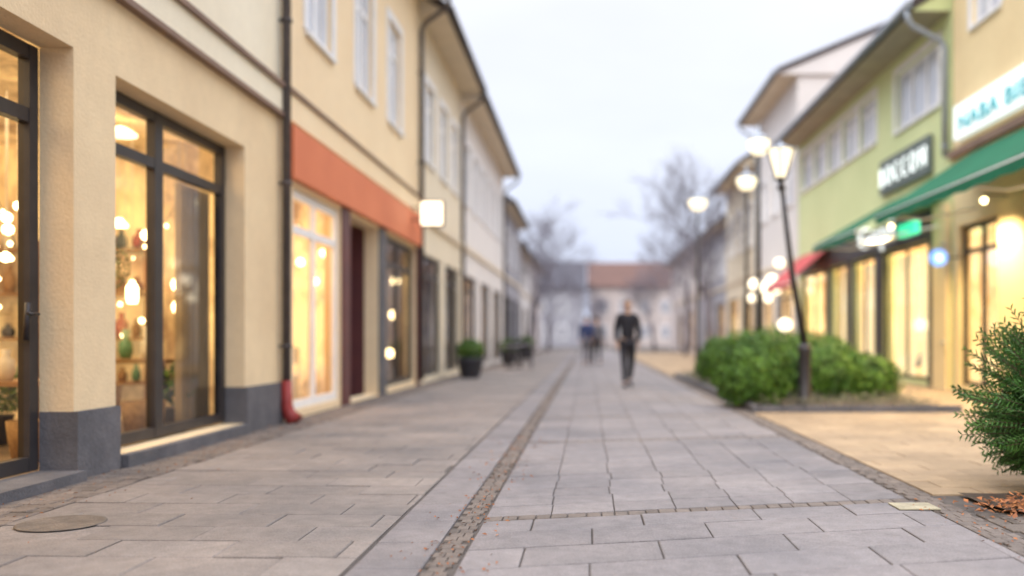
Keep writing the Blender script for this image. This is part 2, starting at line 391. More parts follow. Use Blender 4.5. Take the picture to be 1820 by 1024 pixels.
def building(label, side, xw, y0, y1, ze, wallm, holes=(), depth=9.0, over=.6, roofm=None, soff=None, lowm=None, zsplit=None, pitch=.62, gable=0, t=.24):
    b = thing('building', label, 'building', (xw + side*depth/2, (y0+y1)/2, 0))
    mb = MB(); top = ze-.004
    if zsplit:
        facade(mb, side, xw, t, y0, y1, 0, zsplit, [h for h in holes if h[2] < zsplit], 0)
        facade(mb, side, xw, t, y0, y1, zsplit, top, [h for h in holes if h[2] >= zsplit], 1)
    else: facade(mb, side, xw, t, y0, y1, 0, top, holes, 1)
    xa, xb = xw + side*(t+.002), xw + side*depth
    mb.box(xa, xb, y0, y0+.12, 0, top, 1); mb.box(xa, xb, y1-.12, y1, 0, top, 1)
    mb.box(xb, xb + side*.2, y0, y1, 0, top, 1)
    mb.build('wall', [lowm or wallm, wallm], b)
    r = MB(); eo = xw - side*over; bo = xb + side*(.2+over); rx = (eo+bo)/2; zr = ze+.2+abs(rx-eo)*pitch
    prof = [(eo, ze), (eo, ze+.2), (rx, zr), (bo, ze+.2), (bo, ze)]
    ya, yb = y0-gable, y1+gable
    mi = [2, 1, 1, 2, 0]
    for k in range(5):
        p, q = prof[k], prof[(k+1) % 5]
        r.face([(p[0], ya, p[1]), (p[0], yb, p[1]), (q[0], yb, q[1]), (q[0], ya, q[1])], mi[k])
    for y in (ya, yb): r.face([(p[0], y, p[1]) for p in prof], 3)
    ro = r.build('roof', [soff or M['soffit'], roofm or M['tile'], M['fascia'], wallm], b)
    for y in (ya-.04, yb-.02):
        v = MB()
        for (p, q) in ((prof[1], prof[2]), (prof[2], prof[3])):
            pts = [(p[0], p[1]+.02), (q[0], q[1]+.02), (q[0], q[1]-.18), (p[0], p[1]-.18)]
            v.face([(a, y, c) for a, c in pts]); v.face([(a, y+.06, c) for a, c in pts])
            for k in range(4):
                a, c = pts[k], pts[(k+1) % 4]; v.face([(a[0], y, a[1]), (c[0], y, c[1]), (c[0], y+.06, c[1]), (a[0], y+.06, a[1])])
        v.build('verge_board', M['fascia'], ro)
    gt = MB(); gt.tube([(eo - side*.07, ya, ze+.12), (eo - side*.07, yb, ze+.12)], .075, 10); gt.build('gutter', M['zinc'] if side > 0 else M['pipe'], ro)
    return b
def downpipe(par, side, xw, y, ze, over, m, z0=.1, r=.05, shoe=None):
    eo = xw - side*over; xx = xw - side*.085
    mb = MB(); mb.tube([(eo - side*.06, y, ze+.06), (eo - side*.06, y, ze-.12), (eo + side*.04, y, ze-.26), (xx - side*.06, y, ze-.55), (xx, y, ze-.7), (xx, y, z0)], r, 10)
    o = mb.build('drainpipe', m, par)
    z = .9
    while z < ze-1:
        k = MB(); k.tube([(xx, y, z-.02), (xx, y, z+.02)], r*1.3, 10); k.box(xx, xw, y-.015, y+.015, z-.012, z+.012); k.build('bracket', m, o); z += 1.9
    return o

# ------------------------------------------------------------------ LEFT SIDE
XL = -3.6
# A : nearest building
A = building('warm cream shop building with tall dark framed windows and grey plinth, nearest on left', -1, XL, -2.0, 10.56, 8.2, M['paleA'],
    [(3.0, 6.30, .07, 3.03), (6.86, 9.44, .10, 3.0), (-1.2, 2.4, .1, 3.0), (4.4, 5.5, 4.9, 6.8), (7.6, 8.7, 4.9, 6.8)], lowm=M['creamA'], zsplit=3.62)
for (a, b) in ((4.4, 5.5), (7.6, 8.7)): upper_window(A, -1, XL, a, b, 4.9, 6.8)
d = window(A, -1, XL-.24, 3.0, 6.29, .075, 3.02, (4.2, 5.3), (2.53,), fw=.10, dep=.08, name='door')
h = MB(); h.tube([(-3.84, 6.16, 1.16), (-3.76, 6.16, 1.16), (-3.76, 6.04, 1.16)], .012, 8); h.tube([(-3.845, 6.16, .98), (-3.832, 6.16, 1.24)], .022, 8); h.build('handle', M['iron'], d)
window(A, -1, XL-.20, 6.87, 9.43, .12, 2.99, (7.98,), (2.53,), fw=.09, dep=.08, mulw=.15)
window(A, -1, XL-.20, -1.19, 2.39, .12, 2.99, (.6,), (2.53,), fw=.09, dep=.08)
boxes('doorstep', M['plinth'], A, [(-3.83, -3.50, 2.9, 6.29, 0, .072), (-3.83, -3.52, 6.9, 9.40, 0, .098)])
boxes('plinth', M['plinth'], A, [(XL-.235, XL+.035, a, b, 0, .48) for a, b in ((2.42, 2.98), (6.29, 6.87), (9.43, 10.57))])
c = MB(); c.box(XL+.001, XL+.05, -2, 10.56, 3.62, 3.90); c.build('cornice', M['paleA'], A)
boxes('ledge', M['browntrim'], A, [(XL+.001, XL+.09, -2, 10.56, 3.902, 3.955), (XL+.001, XL+.075, -2, 10.56, 3.565, 3.617)])
dp = downpipe(A, -1, XL, 10.50, 8.2, .6, M['pipe'], z0=.42, r=.052)
s_ = MB(); s_.tube([(-3.515, 10.50, .50), (-3.515, 10.50, .2), (-3.48, 10.50, .10), (-3.40, 10.49, .02)], [.058, .07, .08, .10], 12); s_.build('pipe_shoe', M['red'], dp)
room(A, -1, XL-.26, 2.9, 10.42, .05, 3.2, 4.2, M['interior'], 240)

# B : peach building with terracotta fascia
B = building('peach shop building with terracotta fascia above its white framed window', -1, XL, 10.58, 19.15, 8.2, M['peach'],
    [(11.0, 13.1, .1, 2.85), (13.55, 15.45, .03, 2.85), (16.0, 18.8, .1, 2.85)] + [(a, b, 4.92, 6.8) for a, b in ((11.5, 12.65), (13.95, 15.05), (16.2, 17.3))])
for a, b in ((11.5, 12.65), (13.95, 15.05), (16.2, 17.3)): upper_window(B, -1, XL, a, b, 4.92, 6.8)
window(B, -1, XL-.05, 11.01, 13.09, .11, 2.84, (12.0,), (2.35,), fm=M['whitepaint'], fw=.10)
d = window(B, -1, XL-.55, 13.56, 15.44, .04, 2.84, (14.5,), (2.3,), fm=M['maroon'], fw=.16, name='door')
h = MB(); h.tube([(-4.14, 14.38, .95), (-4.08, 14.38, 1.0), (-4.08, 14.38, 1.35), (-4.14, 14.38, 1.4)], .014, 8); h.build('handle', M['zinc'], d)
boxes('door_reveal', M['maroon'], B, [(-4.13, XL-.242, 13.44, 13.545, .0, 2.9), (-4.13, XL-.242, 15.455, 15.56, .0, 2.9)])
boxes('cladding', M['maroon'], B, [(XL+.002, XL+.03, 13.12, 13.54, 0, 2.9), (XL+.002, XL+.03, 18.82, 19.15, 0, 2.9)])
boxes('cladding', M['plinth'], B, [(XL+.002, XL+.03, 15.46, 15.98, 0, 2.9)])
window(B, -1, XL-.08, 16.01, 18.79, .11, 2.84, (17.4,), (2.35,), fw=.10)
fs = MB(); fs.box(XL+.002, XL+.09, 10.75, 19.14, 2.92, 3.54); fs.build('fascia', M['orange'], B)
c = MB(); c.box(XL+.001, XL+.05, 10.6, 19.14, 3.60, 3.93); c.build('cornice', M['peach'], B)
c = MB(); c.box(XL+.001, XL+.08, 10.6, 19.14, 3.932, 3.985); c.build('ledge', M['browntrim'], B)
room(B, -1, XL-.26, 10.72, 13.42, .05, 3.1, 3.0, M['interior_far'], 40)
room(B, -1, XL-.60, 13.44, 15.7, .02, 3.1, 2.0, M['interior_dim'])
room(B, -1, XL-.26, 15.75, 19.0, .05, 3.1, 3.0, M['interior_dim'], 25)
downpipe(B, -1, XL, 19.05, 8.2, .6, M['pipe'])

def plain(label, side, xw, y0, y1, ze, wm, ups, ground, over=.6, roofm=None, inter=None, upz=(4.92, 6.7), fm=None, **kw):
    hs = [(a, b, upz[0], upz[1]) for a, b in ups] + [(a, b, .12, 2.85) for a, b in ground]
    b_ = building(label, side, xw, y0, y1, ze, wm, hs, over=over, roofm=roofm, **kw)
    for a, b in ups: upper_window(b_, side, xw, a, b, *upz)
    for a, b in ground: window(b_, side, xw + side*.06, a+.01, b-.01, .13, 2.84, ((a+b)/2,), (2.4,), fm=fm, fw=.09)
    if ground: room(b_, side, xw + side*.26, y0+.15, y1-.15, .05, 3.1, 2.2, inter or M['interior_far'])
    c = MB(); c.box(xw - side*.001, xw - side*.07, y0+.01, y1-.01, 3.55, 3.68); c.build('cornice', M['soffit'], b_)
    return b_
Cb = plain('beige building with broad eaves between the peach building and a paler one', -1, XL, 19.17, 25.55, 7.9, M['beige'], ((19.9, 21.0), (21.9, 23.0), (23.8, 24.9)), ((19.7, 22.0), (22.7, 25.0)), inter=M['interior_dim'])
downpipe(Cb, -1, XL, 25.40, 7.9, .6, M['pipe'])
Db = plain('off white building with dark eaves in the middle of the left row', -1, XL, 25.6, 38.3, 7.8, M['white'], tuple((26.3+i*2.0, 27.4+i*2.0) for i in range(6)), ((26.4, 29.0), (30.2, 33.0), (34.2, 37.2)), inter=M['interior_far'])
downpipe(Db, -1, XL, 38.1, 7.8, .6, M['pipe'])
Eb = plain('low grey building with slate roof beyond the off white one', -1, XL, 38.4, 47.5, 6.7, M['greywall'], ((39.4, 40.6), (42, 43.2), (44.6, 45.8)), ((39.5, 42.5), (43.5, 46.5)), roofm=M['slate'], inter=M['interior_dim'], upz=(4.3, 5.7), over=.4)
Fb = plain('small white house far down the left row', -1, XL-.3, 47.7, 60, 5.9, M['white'], ((49, 50.2), (52, 53.2), (55, 56.2)), ((49.5, 52.5), (54.5, 57.5)), roofm=M['slate'], upz=(4.2, 5.4), over=.4)
Gb = plain('rose coloured house, last of the left row', -1, XL-.5, 60.3, 78, 6.5, M['pink'], ((62, 63.2), (66, 67.2), (70, 71.2)), ((62.5, 65.5), (69.5, 72.5)), upz=(4.2, 5.4), over=.4)

# ------------------------------------------------------------------ RIGHT SIDE
XR = 7.0
H = building('butter yellow shop building with green awning at the right edge', 1, XR, 8.5, 17.25, 9.4, M['yellow'],
    [(15.3, 17.0, .1, 3.1), (12.0, 14.3, .1, 3.1), (15.3, 16.4, 6.65, 8.2), (12.2, 13.3, 6.65, 8.2)], over=.5)
upper_window(H, 1, XR, 15.3, 16.4, 6.65, 8.2); upper_window(H, 1, XR, 12.2, 13.3, 6.65, 8.2)
window(H, 1, XR+.08, 15.31, 16.99, .11, 3.09, (16.15,), (2.6,), fw=.08)
window(H, 1, XR+.08, 12.01, 14.29, .11, 3.09, (13.1,), (2.6,), fw=.09)
room(H, 1, XR+.26, 8.7, 17.1, .05, 3.3, 3.0, M['interior_white'], 120)
c = MB(); c.box(XR-.001, XR-.12, 8.5, 17.24, 4.40, 4.54); c.build('ledge', M['browntrim'], H)
sg = MB(); sg.box(XR-.02, XR-.16, 11.6, 16.85, 4.68, 5.30); sgo = sg.build('sign', M['signpanel'], H)

def text_obj(body, size, width, loc, mtl, parent, ext=.015, name='lettering', offs=.0, sp=1.12):
    cu = bpy.data.curves.new('t', 'FONT'); cu.body = body; cu.size = size; cu.extrude = ext; cu.offset = offs; cu.space_character = sp
    to = bpy.data.objects.new('t', cu); COL.objects.link(to)
    dg = bpy.context.evaluated_depsgraph_get(); me = bpy.data.meshes.new_from_object(to.evaluated_get(dg))
    bpy.data.objects.remove(to)
    xs = [v.co.x for v in me.vertices]; sx = width/(max(xs)-min(xs)); x0 = min(xs)
    og = ORG[parent.name]
    for v in me.vertices:
        x, y, z = (v.co.x-x0)*sx, v.co.y, v.co.z
        v.co = Vector((loc[0]-z, loc[1]-x, loc[2]+y)) - og
    me.materials.clear(); me.materials.append(mtl)
    o = bpy.data.objects.new(name, me); COL.objects.link(o); o.parent = parent; ORG[o.name] = og; return o
text_obj('NABA BIE', .40, 2.6, (XR-.18, 16.55, 4.80), M['teal'], sgo)

def awning(par, side, xw, xf, zb, zf, y0, y1, m, val=.16, arms=True):
    mb = MB()
    n = 10
    for k in range(n):
        a = y0+(y1-y0)*k/n; b = y0+(y1-y0)*(k+1)/n
        mb.face([(xw, a, zb), (xw, b, zb), (xf, b, zf), (xf, a, zf)]); mb.face([(xw, a, zb+.012), (xf, a, zf+.012), (xf, b, zf+.012), (xw, b, zb+.012)])
        mb.face([(xf, a, zf+.012), (xf, b, zf+.012), (xf, b, zf-val), (xf, (a+b)/2, zf-val-.03), (xf, a, zf-val)])
    o = mb.build('awning', m, par)
    if arms:
        t = MB(); t.tube([(xf + side*.03, y0, zf-.02), (xf + side*.03, y1, zf-.02)], .035, 8); t.build('front_bar', M['whitepaint'], o)
        for y in (y0+.25, (y0+y1)/2, y1-.25):
            t = MB()
            xm, zm = (xw+xf)/2, (zb+zf)/2-.35
            t.tube([(xw - side*.03, y, zf+.1), (xm, y+.3, zf-.06), (xf + side*.03, y, zf-.04)], .022, 8)
            t.build('awning_arm', M['whitepaint'], o)
    return o
awning(H, 1, XR-.05, 5.2, 4.34, 3.20, 9.2, 16.3, M['awngreen'])
cl_ = MB(); cl_.box(XR-.002, XR-.05, 14.32, 15.28, .0, 3.3); cl_.build('pilaster', M['yellow'], H)

G = building('lime green building with white windows and a ribbon of casements upstairs', 1, XR, 17.35, 29.9, 7.3, M['green'],
    [(18.45, 21.3, .1, 3.0), (21.9, 23.8, .1, 3.0), (24.3, 26.0, .1, 3.0), (26.5, 29.3, .1, 3.0), (17.95, 20.45, 5.65, 6.95)] + [(21.9+i*1.56, 23.2+i*1.56, 5.75, 6.95) for i in range(5)], over=.75, soff=M['brownsoffit'])
upper_window(G, 1, XR, 17.95, 20.45, 5.65, 6.95, 2)
for i in range(5): upper_window(G, 1, XR, 21.9+i*1.56, 23.2+i*1.56, 5.75, 6.95)
for a, b in ((18.46, 21.29), (21.91, 23.79), (24.31, 25.99), (26.51, 29.29)): window(G, 1, XR+.03, a, b, .11, 2.99, ((a+b)/2,), (), fw=.07, dep=.05)
sf = MB(); sf.box(XR-.002, XR-.05, 18.1, 29.8, 3.02, 3.62); sf.build('fascia', M['dark'], G)
boxes('cladding', M['dark'], G, [(XR-.002, XR-.04, a, b, 0, 3.0) for a, b in ((21.31, 21.89), (23.81, 24.29), (26.01, 26.49), (18.12, 18.44))])
sf = MB(); sf.box(XR-.002, XR-.10, 17.36, 18.05, 0, 3.6); sf.build('pilaster', M['yellow'], G)
room(G, 1, XR+.26, 17.5, 29.7, .05, 3.15, 1.4, M['interior_white'], 260)
awning(G, 1, XR-.05, 5.2, 4.1, 3.10, 17.5, 20.8, M['awngreen'])
awning(G, 1, XR-.05, 5.8, 3.62, 2.62, 25.9, 29.4, M['awnred'])
sb = MB(); sb.box(XR-.03, XR-.10, 18.2, 21.3, 4.34, 5.12); sbo = sb.build('sign', M['signback'], G)
text_obj('BOCCON', .66, 2.8, (XR-.13, 21.15, 4.49), M['coolglow'], sbo, .02, offs=-.022, sp=1.5)
sb = MB(); sb.box(XR-.06, XR-.10, 19.9, 22.9, 3.06, 3.12); sbo = sb.build('sign', M['dark'], G)
text_obj('Gepi', .76, 2.5, (XR-.13, 22.8, 3.20), M['coolglow'], sbo, .03, offs=-.012)
gs = MB(); gs.box(XR-.5, XR-.62, 17.62, 18.55, 3.05, 3.30); gs.box(XR-.002, XR-.5, 18.05, 18.09, 3.15, 3.2, 1); gs.build('sign', [M['greenglow'], M['iron']], G)
downpipe(G, 1, XR, 17.45, 7.3, .75, M['zinc'], z0=4.5, r=.055)
# round blue sign
rs = thing('round_sign', 'small round blue lit sign projecting beside the yellow pilaster', 'sign', (6.6, 16.9, 2.4))
m_ = MB(); m_.tube([(6.58, 16.86, 2.5), (6.58, 16.94, 2.5)], .16, 24); m_.build('sign_rim', M['blueglow'], rs)
m_ = MB(); m_.tube([(6.58, 16.852, 2.5), (6.58, 16.859, 2.5)], .07, 20); m_.build('sign_face', M['coolglow'], rs)
m_ = MB(); m_.tube([(6.75, 16.9, 2.5), (6.998, 16.9, 2.5)], .015, 8); m_.build('bracket', M['iron'], rs)

J = plain('tall white gabled building with red brown roof behind the green one', 1, XR, 30.0, 37.3, 9.75, M['white'], ((30.8, 32.0), (33.0, 34.2), (35.2, 36.4)), ((30.8, 33.2), (34, 36.6)), over=.7, inter=M['interior_white'], pitch=.42, upz=(5.6, 7.1), gable=.1)
downpipe(J, 1, XR, 37.0, 9.75, .7, M['zinc'])
K = plain('cream house with brown roof beyond the tall gabled building', 1, XR, 37.5, 45.5, 8.2, M['beige'], ((38.3, 39.5), (40.8, 42), (43.3, 44.5)), ((38.3, 41), (42, 44.8)), over=.7, inter=M['interior_white'])
L1_ = plain('grey house far down the right row', 1, XR+.2, 46, 58, 6.9, M['greywall'], ((47.5, 48.7), (51, 52.2), (54.5, 55.7)), ((47.5, 50.5), (52.5, 55.5)), over=.5, roofm=M['slate'], upz=(4.3, 5.7))
L2_ = plain('rose coloured house, last of the right row', 1, XR, 58.4, 76, 6.9, M['pink'], ((60, 61.2), (64, 65.2), (68, 69.2)), ((60, 63), (67, 70)), over=.5, upz=(4.3, 5.7))
# end of the street
def end_house(label, x0, x1, y, ze, wm, rm):
    b = thing('building', label, 'building', ((x0+x1)/2, y+4, 0))
    m_ = MB(); m_.box(x0, x1, y, y+8, 0, ze-.003); m_.build('wall', wm, b)
    r = MB(); pr = [(y-.4, ze), (y+4, ze+3.2), (y+8.4, ze)]
    r.face([(x0-.3, *pr[0]), (x1+.3, *pr[0]), (x1+.3, *pr[1]), (x0-.3, *pr[1])]); r.face([(x0-.3, *pr[1]), (x1+.3, *pr[1]), (x1+.3, *pr[2]), (x0-.3, *pr[2])])
    r.face([(x0-.3, *q) for q in pr]); r.face([(x1+.3, *q) for q in pr]); r.face([(x0-.3, *pr[0]), (x1+.3, *pr[0]), (x1+.3, *pr[2]), (x0-.3, *pr[2])])
    r.build('roof', rm, b)
    n = int((x1-x0)/2.4)
    for f_ in range(2):
        for k in range(n):
            x = x0+1+k*2.4; z = .9+f_*2.9
            q = MB(); q.box(x, x+1.1, y-.06, y-.003, z, z+1.5); fo = q.build('window', M['whitepaint'], b)
            q = MB(); q.box(x+.1, x+1.0, y-.075, y-.062, z+.1, z+1.4); q.build('pane', M['greywall'], fo)
end_house('grey house with slate roof closing the street on the left', -14, -.5, 98, 6.4, M['greywall'], M['slate'])
end_house('rosy house with tiled roof closing the street on the right', .2, 15, 104, 6.8, M['pink'], M['tile'])

# lit box sign on left facade
bs = thing('lit_box_sign', 'glowing white box sign projecting from the peach facade', 'sign', (-3.1, 18.0, 3.2))
m_ = MB(); m_.box(-3.32, -2.91, 17.94, 18.06, 3.25, 3.70); m_.build('sign_face', M['lampwhite'], bs)
m_ = MB()
for z in ((3.22, 3.248), (3.702, 3.73)): m_.box(-3.35, -2.88, 17.93, 18.07, *z)
for x in ((-3.35, -3.322), (-2.908, -2.88)): m_.box(x[0], x[1], 17.93, 18.07, 3.248, 3.702)
m_.build('sign_frame', M['browntrim'], bs)
for z in (3.35, 3.6):
    m_ = MB(); m_.tube([(-3.35, 18, z), (-3.52, 18, z)], .015, 8); m_.build('bracket', M['iron'], bs)

# ------------------------------------------------------------------ street lamps
def lamp_lantern(x, y, lean, h, label):
    t = thing('street_lamp', label, 'street lamp', (x, y, 0), None)
    m_ = MB(); m_.lathe(x, y, [(.13, 0), (.13, .08), (.095, .12), (.085, .75), (.10, .80), (.10, .86), (.06, .92)], 14); m_.build('pole_base', M['iron'], t)
    m_ = MB(); m_.tube([(x, y, .9), (x+lean*.5, y, h*.5), (x+lean, y, h-.46)], [.05, .045, .035], 12); m_.tube([(x+lean*.97, y, h-.62), (x+lean*.97, y, h-.56)], .06, 12); m_.build('pole', M['iron'], t)
    cx = x+lean
    m_ = MB(); m_.lathe(cx, y, [(.075, h-.455), (.10, h-.38), (.20, h-.06)], 8, 0, False); lo = m_.build('lantern_glass', M['streetglow'], t)
    m_ = MB()
    for k in range(6):
        a = PI/12+k*PI/3
        c_, s2_ = math.cos(a), math.sin(a)
        m_.tube([(cx+.08*c_, y+.08*s2_, h-.46), (cx+.105*c_, y+.105*s2_, h-.38), (cx+.207*c_, y+.207*s2_, h-.055)], .012, 6)
    m_.lathe(cx, y, [(.05, h-.5), (.085, h-.457)], 12); m_.build('lantern_frame', M['iron'], t)
    m_ = MB(); m_.lathe(cx, y, [(.215, h-.058), (.215, h-.04), (.12, h-.01), (.03, h+.03), (.012, h+.07)], 16); m_.build('lantern_cap', M['zinc'], t)
    return t
lamp_lantern(3.08, 12.8, -.34, 3.72, 'leaning dark street lamp with tapered lit lantern rising behind the round hedge')
def lamp_bowl(x, y, h, wr, label):
    t = thing('street_lamp', label, 'street lamp', (x, y, 0), 'bowl street lamps along the bed')
    m_ = MB(); m_.lathe(x, y, [(.12, 0), (.12, .1), (.08, .15), (.075, .8), (.055, .88)], 14); m_.build('pole_base', M['iron'], t)
    m_ = MB(); m_.tube([(x, y, .85), (x, y, h-.42)], [.05, .035], 12); m_.build('pole', M['iron'], t)
    m_ = MB(); m_.lathe(x, y, [(.06, h-.42), (wr*.62, h-.38), (wr*.95, h-.26), (wr, h-.17), (wr*.97, h-.13)], 20); m_.build('lamp_bowl', M['streetglow'], t)
    m_ = MB(); m_.lathe(x, y, [(wr*1.05, h-.128), (wr*1.0, h-.10), (wr*.6, h-.04), (.05, h), (.03, h+.10), (.008, h+.2)], 20); m_.build('lamp_cap', M['zinc'], t)
lamp_bowl(3.36, 17.7, 5.0, .21, 'street lamp with lit bowl, highest bowl and closest behind the tapered lantern lamp')
lamp_bowl(3.86, 21.9, 5.0, .24, 'street lamp with lit bowl, lower left of the highest bowl')
lamp_bowl(3.10, 25.4, 5.0, .26, 'street lamp with lit bowl, leftmost of the three bowl lamps')

# ------------------------------------------------------------------ vegetation
def leafcloud(mb, c, rad, n, size, seed, sharp=.2, flat=True, m=0):
    r = random.Random(seed)
    for i in range(n):
        th = r.uniform(0, 2*PI); u = r.uniform(-.75, 1)
        q = math.sqrt(1-u*u); d = Vector((q*math.cos(th), q*math.sin(th), u))
        bumpv = 1 + .22*noise.noise(d*2.6 + Vector((seed, 0, 0))) + .18*noise.noise(d*6 + Vector((seed*2, 0, 0)))
        k = bumpv*(1 - abs(r.gauss(0, .10)) + .03)
        p = Vector((c[0]+d.x*rad[0]*k, c[1]+d.y*rad[1]*k, c[2]+d.z*rad[2]*k))
        if p.z < .02: continue
        nrm = (d + Vector((r.uniform(-1,1), r.uniform(-1,1), r.uniform(-1,1)))*.8).normalized()
        a = nrm.orthogonal().normalized(); a.rotate(Matrix.Rotation(r.uniform(0, 2*PI), 3, nrm)); b = nrm.cross(a)
        s = size*r.uniform(.6, 1.3)
        mb.face([p - a*s, p - b*s*.45 + nrm*s*.1, p + a*s, p + b*s*.45 + nrm*s*.1], m)
def shrub(name, label, cat, parts, n, size, seed, group=None, leaf=None):
    cx = sum(p[0][0] for p in parts)/len(parts); cy = sum(p[0][1] for p in parts)/len(parts)
    t = thing(name, label, cat, (cx, cy, 0), group)
    fo = MB(); co_ = MB()
    for i, (c, rad) in enumerate(parts):
        leafcloud(fo, c, rad, n, size, seed+i*3)
        pr = []
        for k in range(9):
            a = -PI/2*.55 + (PI/2*1.55)*k/8
            pr.append((max(.01, math.cos(a))*1, math.sin(a)))
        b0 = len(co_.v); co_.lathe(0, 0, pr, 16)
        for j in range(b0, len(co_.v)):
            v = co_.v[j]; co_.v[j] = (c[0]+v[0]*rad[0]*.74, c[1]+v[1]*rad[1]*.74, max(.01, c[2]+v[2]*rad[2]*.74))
    fo.build('foliage', leaf or M['leaf'], t); co_.build('dark_core', M['leafdark'], t)  # second mesh is a solid dark core inside the leaf shell
    return t
shrub('round_shrub', 'clipped round green shrub at the near left corner of the bed', 'shrub', [((2.36, 12.9, .46), (.52, .52, .52))], 9000, .03, 21)
shrub('broad_shrub', 'broad spreading green shrub to the right of the leaning lamp', 'shrub', [((3.65, 14.1, .40), (.66, .6, .52)), ((4.25, 14.2, .32), (.66, .5, .42))], 7500, .032, 31)
shrub('tall_shrub', 'taller yellow green shrub behind the leaning lamp', 'shrub', [((3.45, 16.6, .52), (.7, .7, .60)), ((4.3, 17.2, .5), (.8, .7, .58))], 5500, .036, 41)
shrub('small_shrub', 'dark green shrub at the far left of the bed behind the round one', 'shrub', [((2.72, 18.4, .46), (.50, .55, .52))], 5000, .036, 51)
shrub('far_shrub', 'green shrub farthest back in the bed near the bowl lamps', 'shrub', [((3.7, 20.8, .5), (.8, .8, .65))], 5000, .04, 61)
gc = MB()
r = random.Random(5)
for i in range(7000):
    x = r.uniform(2.3, 4.85); y = r.uniform(12.15, 22.9); s = r.uniform(.02, .045); a = r.uniform(0, PI)
    z = .07 + abs(r.gauss(0, .05)); dx, dy = math.cos(a)*s, math.sin(a)*s
    gc.face([(x-dx, y-dy, z), (x+dy*.4, y-dx*.4, z+.02), (x+dx, y+dy, z+.03), (x-dy*.4, y+dx*.4, z+.01)])
tag(gc.build('ground_cover', M['purpleleaf']), 'low brownish ground cover in the planting bed', 'ground cover', kind='stuff')

# foreground conifer
def conifer(cx, cy, rx, rz, zc, seed, label, nfr=620):
    t = thing('conifer_shrub', label, 'conifer shrub', (cx, cy, 0)); r = random.Random(seed)
    fo = MB(); tw = MB()
    for i in range(nfr):
        th = r.uniform(0, 2*PI); u = r.uniform(-.8, 1)
        q = math.sqrt(1-u*u); d = Vector((q*math.cos(th), q*math.sin(th), u))
        k = 1 + .26*noise.noise(d*2.4 + Vector((seed, 0, 0))) + r.uniform(-.18, .12)
        tip = Vector((cx+d.x*rx*k, cy+d.y*rx*k, zc+d.z*rz*k))
        if tip.z < .05: continue
        base = Vector((cx+d.x*rx*.35, cy+d.y*rx*.35, zc+d.z*rz*.35 - .05))
        mid = (base+tip)/2 + Vector((0, 0, -.04))
        nseg = 17; ax0 = (tip-base).normalized(); sd_ = ax0.orthogonal().normalized(); sd_.rotate(Matrix.Rotation(r.uniform(0, 2*PI), 3, ax0)); nn = ax0.cross(sd_)
        tw.tube([base, mid, tip], [.006, .004, .0015], 3, 0, False)
        for j in range(5, nseg):
            f = j/(nseg-1); p = base*(1-f)**2 + mid*2*f*(1-f) + tip*f*f
            ln = .085*(1.15-f)+.012
            for sgn in (-1, 1):
                dr = (sd_*sgn*.8 + ax0*.75 + nn*r.uniform(-.35, .35)).normalized()
                e_ = p + dr*ln
                for q2 in range(3):
                    ff = .25+.35*q2; pp = p.lerp(e_, ff); l2 = .028*r.uniform(.7, 1.2)
                    for s3 in (-1, 1):
                        d2 = (dr*.8 + (sd_ if s3 > 0 else nn)*.4*s3 + nn*r.uniform(-.4, .4)).normalized(); w2 = dr.cross(d2)
                        if w2.length < 1e-4: continue
                        w2 = w2.normalized()*.005
                        fo.face([pp-w2, pp+w2, pp+d2*l2])
                w_ = nn*.004
                fo.face([p-w_, p+w_, e_])
    fo.build('foliage', M['conifer'], t); tw.build('twigs', M['twig'], t)
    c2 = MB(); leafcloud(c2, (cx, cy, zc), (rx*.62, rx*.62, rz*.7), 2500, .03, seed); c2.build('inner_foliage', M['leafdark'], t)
conifer(3.22, 5.68, .73, .68, .60, 3, 'feathery green conifer shrub at the right edge in front', 780)

# dry leaves
dl = MB(); r = random.Random(8)
for i in range(480):
    x = r.gauss(2.62, .17); y = r.gauss(5.12, .13); s = r.uniform(.015, .035); a = r.uniform(0, PI); z = .012 + abs(r.gauss(0, .028)); dx, dy = math.cos(a)*s, math.sin(a)*s
    dl.face([(x-dx, y-dy, z), (x+dy*.5, y-dx*.5, z+r.uniform(0, .02)), (x+dx, y+dy, z+r.uniform(-.005, .025)), (x-dy*.5, y+dx*.5, z+.008)])
tag(dl.build('dry_leaves', M['dryleaf']), 'heap of rust brown dry leaves below the conifer shrub', 'leaves', kind='stuff')
dl = MB()
for i in range(900):
    if i % 3 == 0: x = -3.6 + abs(r.gauss(0, .35)); y = r.uniform(3, 11)
    elif i % 3 == 1: x = r.uniform(1.9, 3.6) ; y = r.uniform(3.5, 5.6)
    else: x = r.gauss(-.65, .12); y = r.uniform(3, 9)
    s = r.uniform(.005, .016); a = r.uniform(0, PI); z = .006; dx, dy = math.cos(a)*s, math.sin(a)*s
    dl.face([(x-dx, y-dy, z), (x+dy*.5, y-dx*.5, z+.008), (x+dx, y+dy, z+.004), (x-dy*.5, y+dx*.5, z+.002)])
tag(dl.build('leaf_litter', M['dryleaf']), 'thin scatter of brown leaf litter along the wall, the gutter and the conifer bed', 'leaves', kind='stuff')

# covers in ground
m_ = MB(); m_.lathe(-2.83, 4.84, [(.22, .002), (.22, .004), (.205, .005), (.2, .0035), (.01, .0045)], 30); tag(m_.build('drain_cover', M['drain']), 'round dull brown drain cover in the left pavement', 'drain cover')
m_ = MB(); m_.box(1.80, 2.04, 5.20, 5.40, .004, .010); tag(m_.build('access_cover', M['palestone']), 'pale square cover beside the channel on the right', 'cover')

